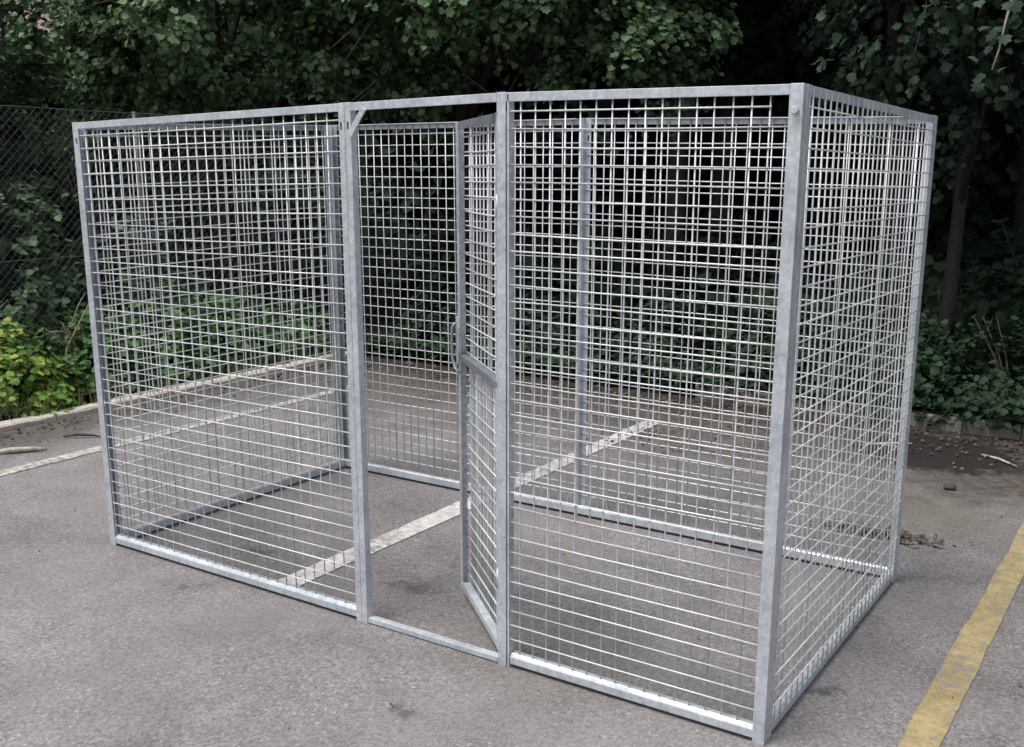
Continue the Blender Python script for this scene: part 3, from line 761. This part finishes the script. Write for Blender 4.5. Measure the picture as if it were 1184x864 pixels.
for q in me.polygons: q.use_smooth = True
so = bpy.data.objects.new('stone', me); so.location = (2.93, 2.93, .014); link(so)
tag(so, 'small dark clod lying on the asphalt in front of the damp patch', 'stone')

# ------------------------------------------------------------------ chain link fence
FX = -3.2
fence = empty('chain_link_fence', (FX, 2, .05), 'old wire chain-link fence with weeds along the left side', 'fence')
cl = MB(); Y0, Y1, Z0, Z1 = -2.5, 6.0, .08, 2.05
hh = Z1-Z0; st = .062
for k in range(int((Y1-Y0+hh)/st)):
    for sgn in (1, -1):
        ya = Y0 - hh + k*st; za = Z0; yb = ya+hh; zb = Z1
        if ya < Y0: za += Y0-ya; ya = Y0
        if yb > Y1: zb -= yb-Y1; yb = Y1
        if yb-ya < .05: continue
        if sgn < 0: za, zb = Z0+Z1-za, Z0+Z1-zb
        cl.tube([(FX+.0015*sgn, ya, za), (FX+.0015*sgn, yb, zb)], .0012, 4, False)
cl.build('chain_link', M_WIRE_OLD, fence)
for z in (2.05, .985, .12):
    w = MB(); pts = [(FX+.006, Y0+(Y1-Y0)*i/12, z-.006*math.sin(i*math.pi/3)**2) for i in range(13)]
    w.tube(pts, .003, 6); w.build('line_wire', M_WIRE_OLD, fence)
for y in (-2.4, -.2, 2.75, 5.4):
    p = MB(); p.tube([(FX-.028, y, 0), (FX-.028, y, 2.06)], .022, 12); p.build('post', M_OLDPOST, fence)

# ------------------------------------------------------------------ brick house glimpsed through the leaves
hs = empty('brick_house', (-17, 13, 0), 'pale pink brick house glimpsed through leaves at the top left', 'house')
hb = MB(); hb.box((-20, 11, 0), (-14, 16, 6)); hb.add([(-20,11,6),(-14,11,6),(-14,16,6),(-20,16,6),(-17,11,8.4),(-17,16,8.4)], [(0,1,4),(3,5,2),(0,4,5,3),(1,2,5,4)])
hb.build('wall', M_BRICK, hs)
rf = MB(); rf.prism([(-3.4,-.25),(0,2.55),(3.4,-.25),(3.4,-.10),(0,2.75),(-3.4,-.10)], (-17,10.7,6), (-17,16.3,6), (1,0,0), (0,0,1)); rf.build('roof', M_ROOF, hs)
for x in (-18.5, -15.5):
    for z in (1.2, 3.9):
        wf = MB(); wf.box((x-.6, 10.95, z), (x+.6, 11.02, z+1.3)); wo = wf.build('window', M_FRAMEW, hs)
        gp = MB(); gp.box((x-.52, 10.935, z+.08), (x+.52, 10.948, z+1.22)); gp.build('pane', M_GLASS, wo)

# ------------------------------------------------------------------ camera
f, cx, cy, cz, a, bb, c_ = 1202.5724, 3.9005, -2.6521, 1.6161, .5812, -.2292, -.0016
px, py = 6.7143, 46.1187
ca, sa, cb, sb_, cc, sc = math.cos(a), math.sin(a), math.cos(bb), math.sin(bb), math.cos(c_), math.sin(c_)
Rm = Matrix(((ca,-sa,0),(sa,ca,0),(0,0,1))) @ Matrix(((1,0,0),(0,cb,-sb_),(0,sb_,cb))) @ Matrix(((cc,0,sc),(0,1,0),(-sc,0,cc)))
cam = bpy.data.cameras.new('camera'); co = bpy.data.objects.new('camera', cam); COL.objects.link(co)
R3 = Matrix((Rm.col[0], Rm.col[2], -Rm.col[1])).transposed()
co.matrix_world = Matrix.Translation((cx, cy, cz)) @ R3.to_4x4()
cam.sensor_width = 36; cam.lens = 36*f/1184; cam.shift_x = -px/1184; cam.shift_y = py/1184
cam.clip_start = .05; cam.clip_end = 500
S.camera = co

# ------------------------------------------------------------------ light
SUN_EL, SUN_AZ = rad(67), rad(-150)     # azimuth from +Y, clockwise positive: high behind the camera, to its left
w = bpy.data.worlds.new('World'); S.world = w; w.use_nodes = True
N, L = w.node_tree.nodes, w.node_tree.links
bg = N['Background']
sky = N.new('ShaderNodeTexSky'); sky.sky_type = 'NISHITA'; sky.sun_disc = False
sky.sun_elevation = SUN_EL; sky.sun_rotation = SUN_AZ; sky.air_density = 1.2; sky.dust_density = 4; sky.ozone_density = 1
hs_ = N.new('ShaderNodeHueSaturation'); hs_.inputs['Saturation'].default_value = .42
L.new(sky.outputs[0], hs_.inputs['Color']); L.new(hs_.outputs[0], bg.inputs['Color']); bg.inputs['Strength'].default_value = .105
sun = bpy.data.lights.new('sun', 'SUN'); sun.energy = 1.5; sun.angle = rad(28); sun.color = (1, .98, .95)
sol = bpy.data.objects.new('sun', sun); COL.objects.link(sol)
dv = Vector((math.sin(SUN_AZ)*math.cos(SUN_EL), math.cos(SUN_AZ)*math.cos(SUN_EL), math.sin(SUN_EL)))
sol.rotation_euler = dv.to_track_quat('Z', 'Y').to_euler(); sol.location = (0, 0, 12)

S.view_settings.view_transform = 'Standard'; S.view_settings.look = 'None'
S.view_settings.exposure = .93; S.view_settings.gamma = 1
S.render.engine = 'CYCLES'
S.cycles.max_bounces = 5; S.cycles.diffuse_bounces = 3; S.cycles.glossy_bounces = 3; S.cycles.transmission_bounces = 3
S.cycles.use_denoising = True
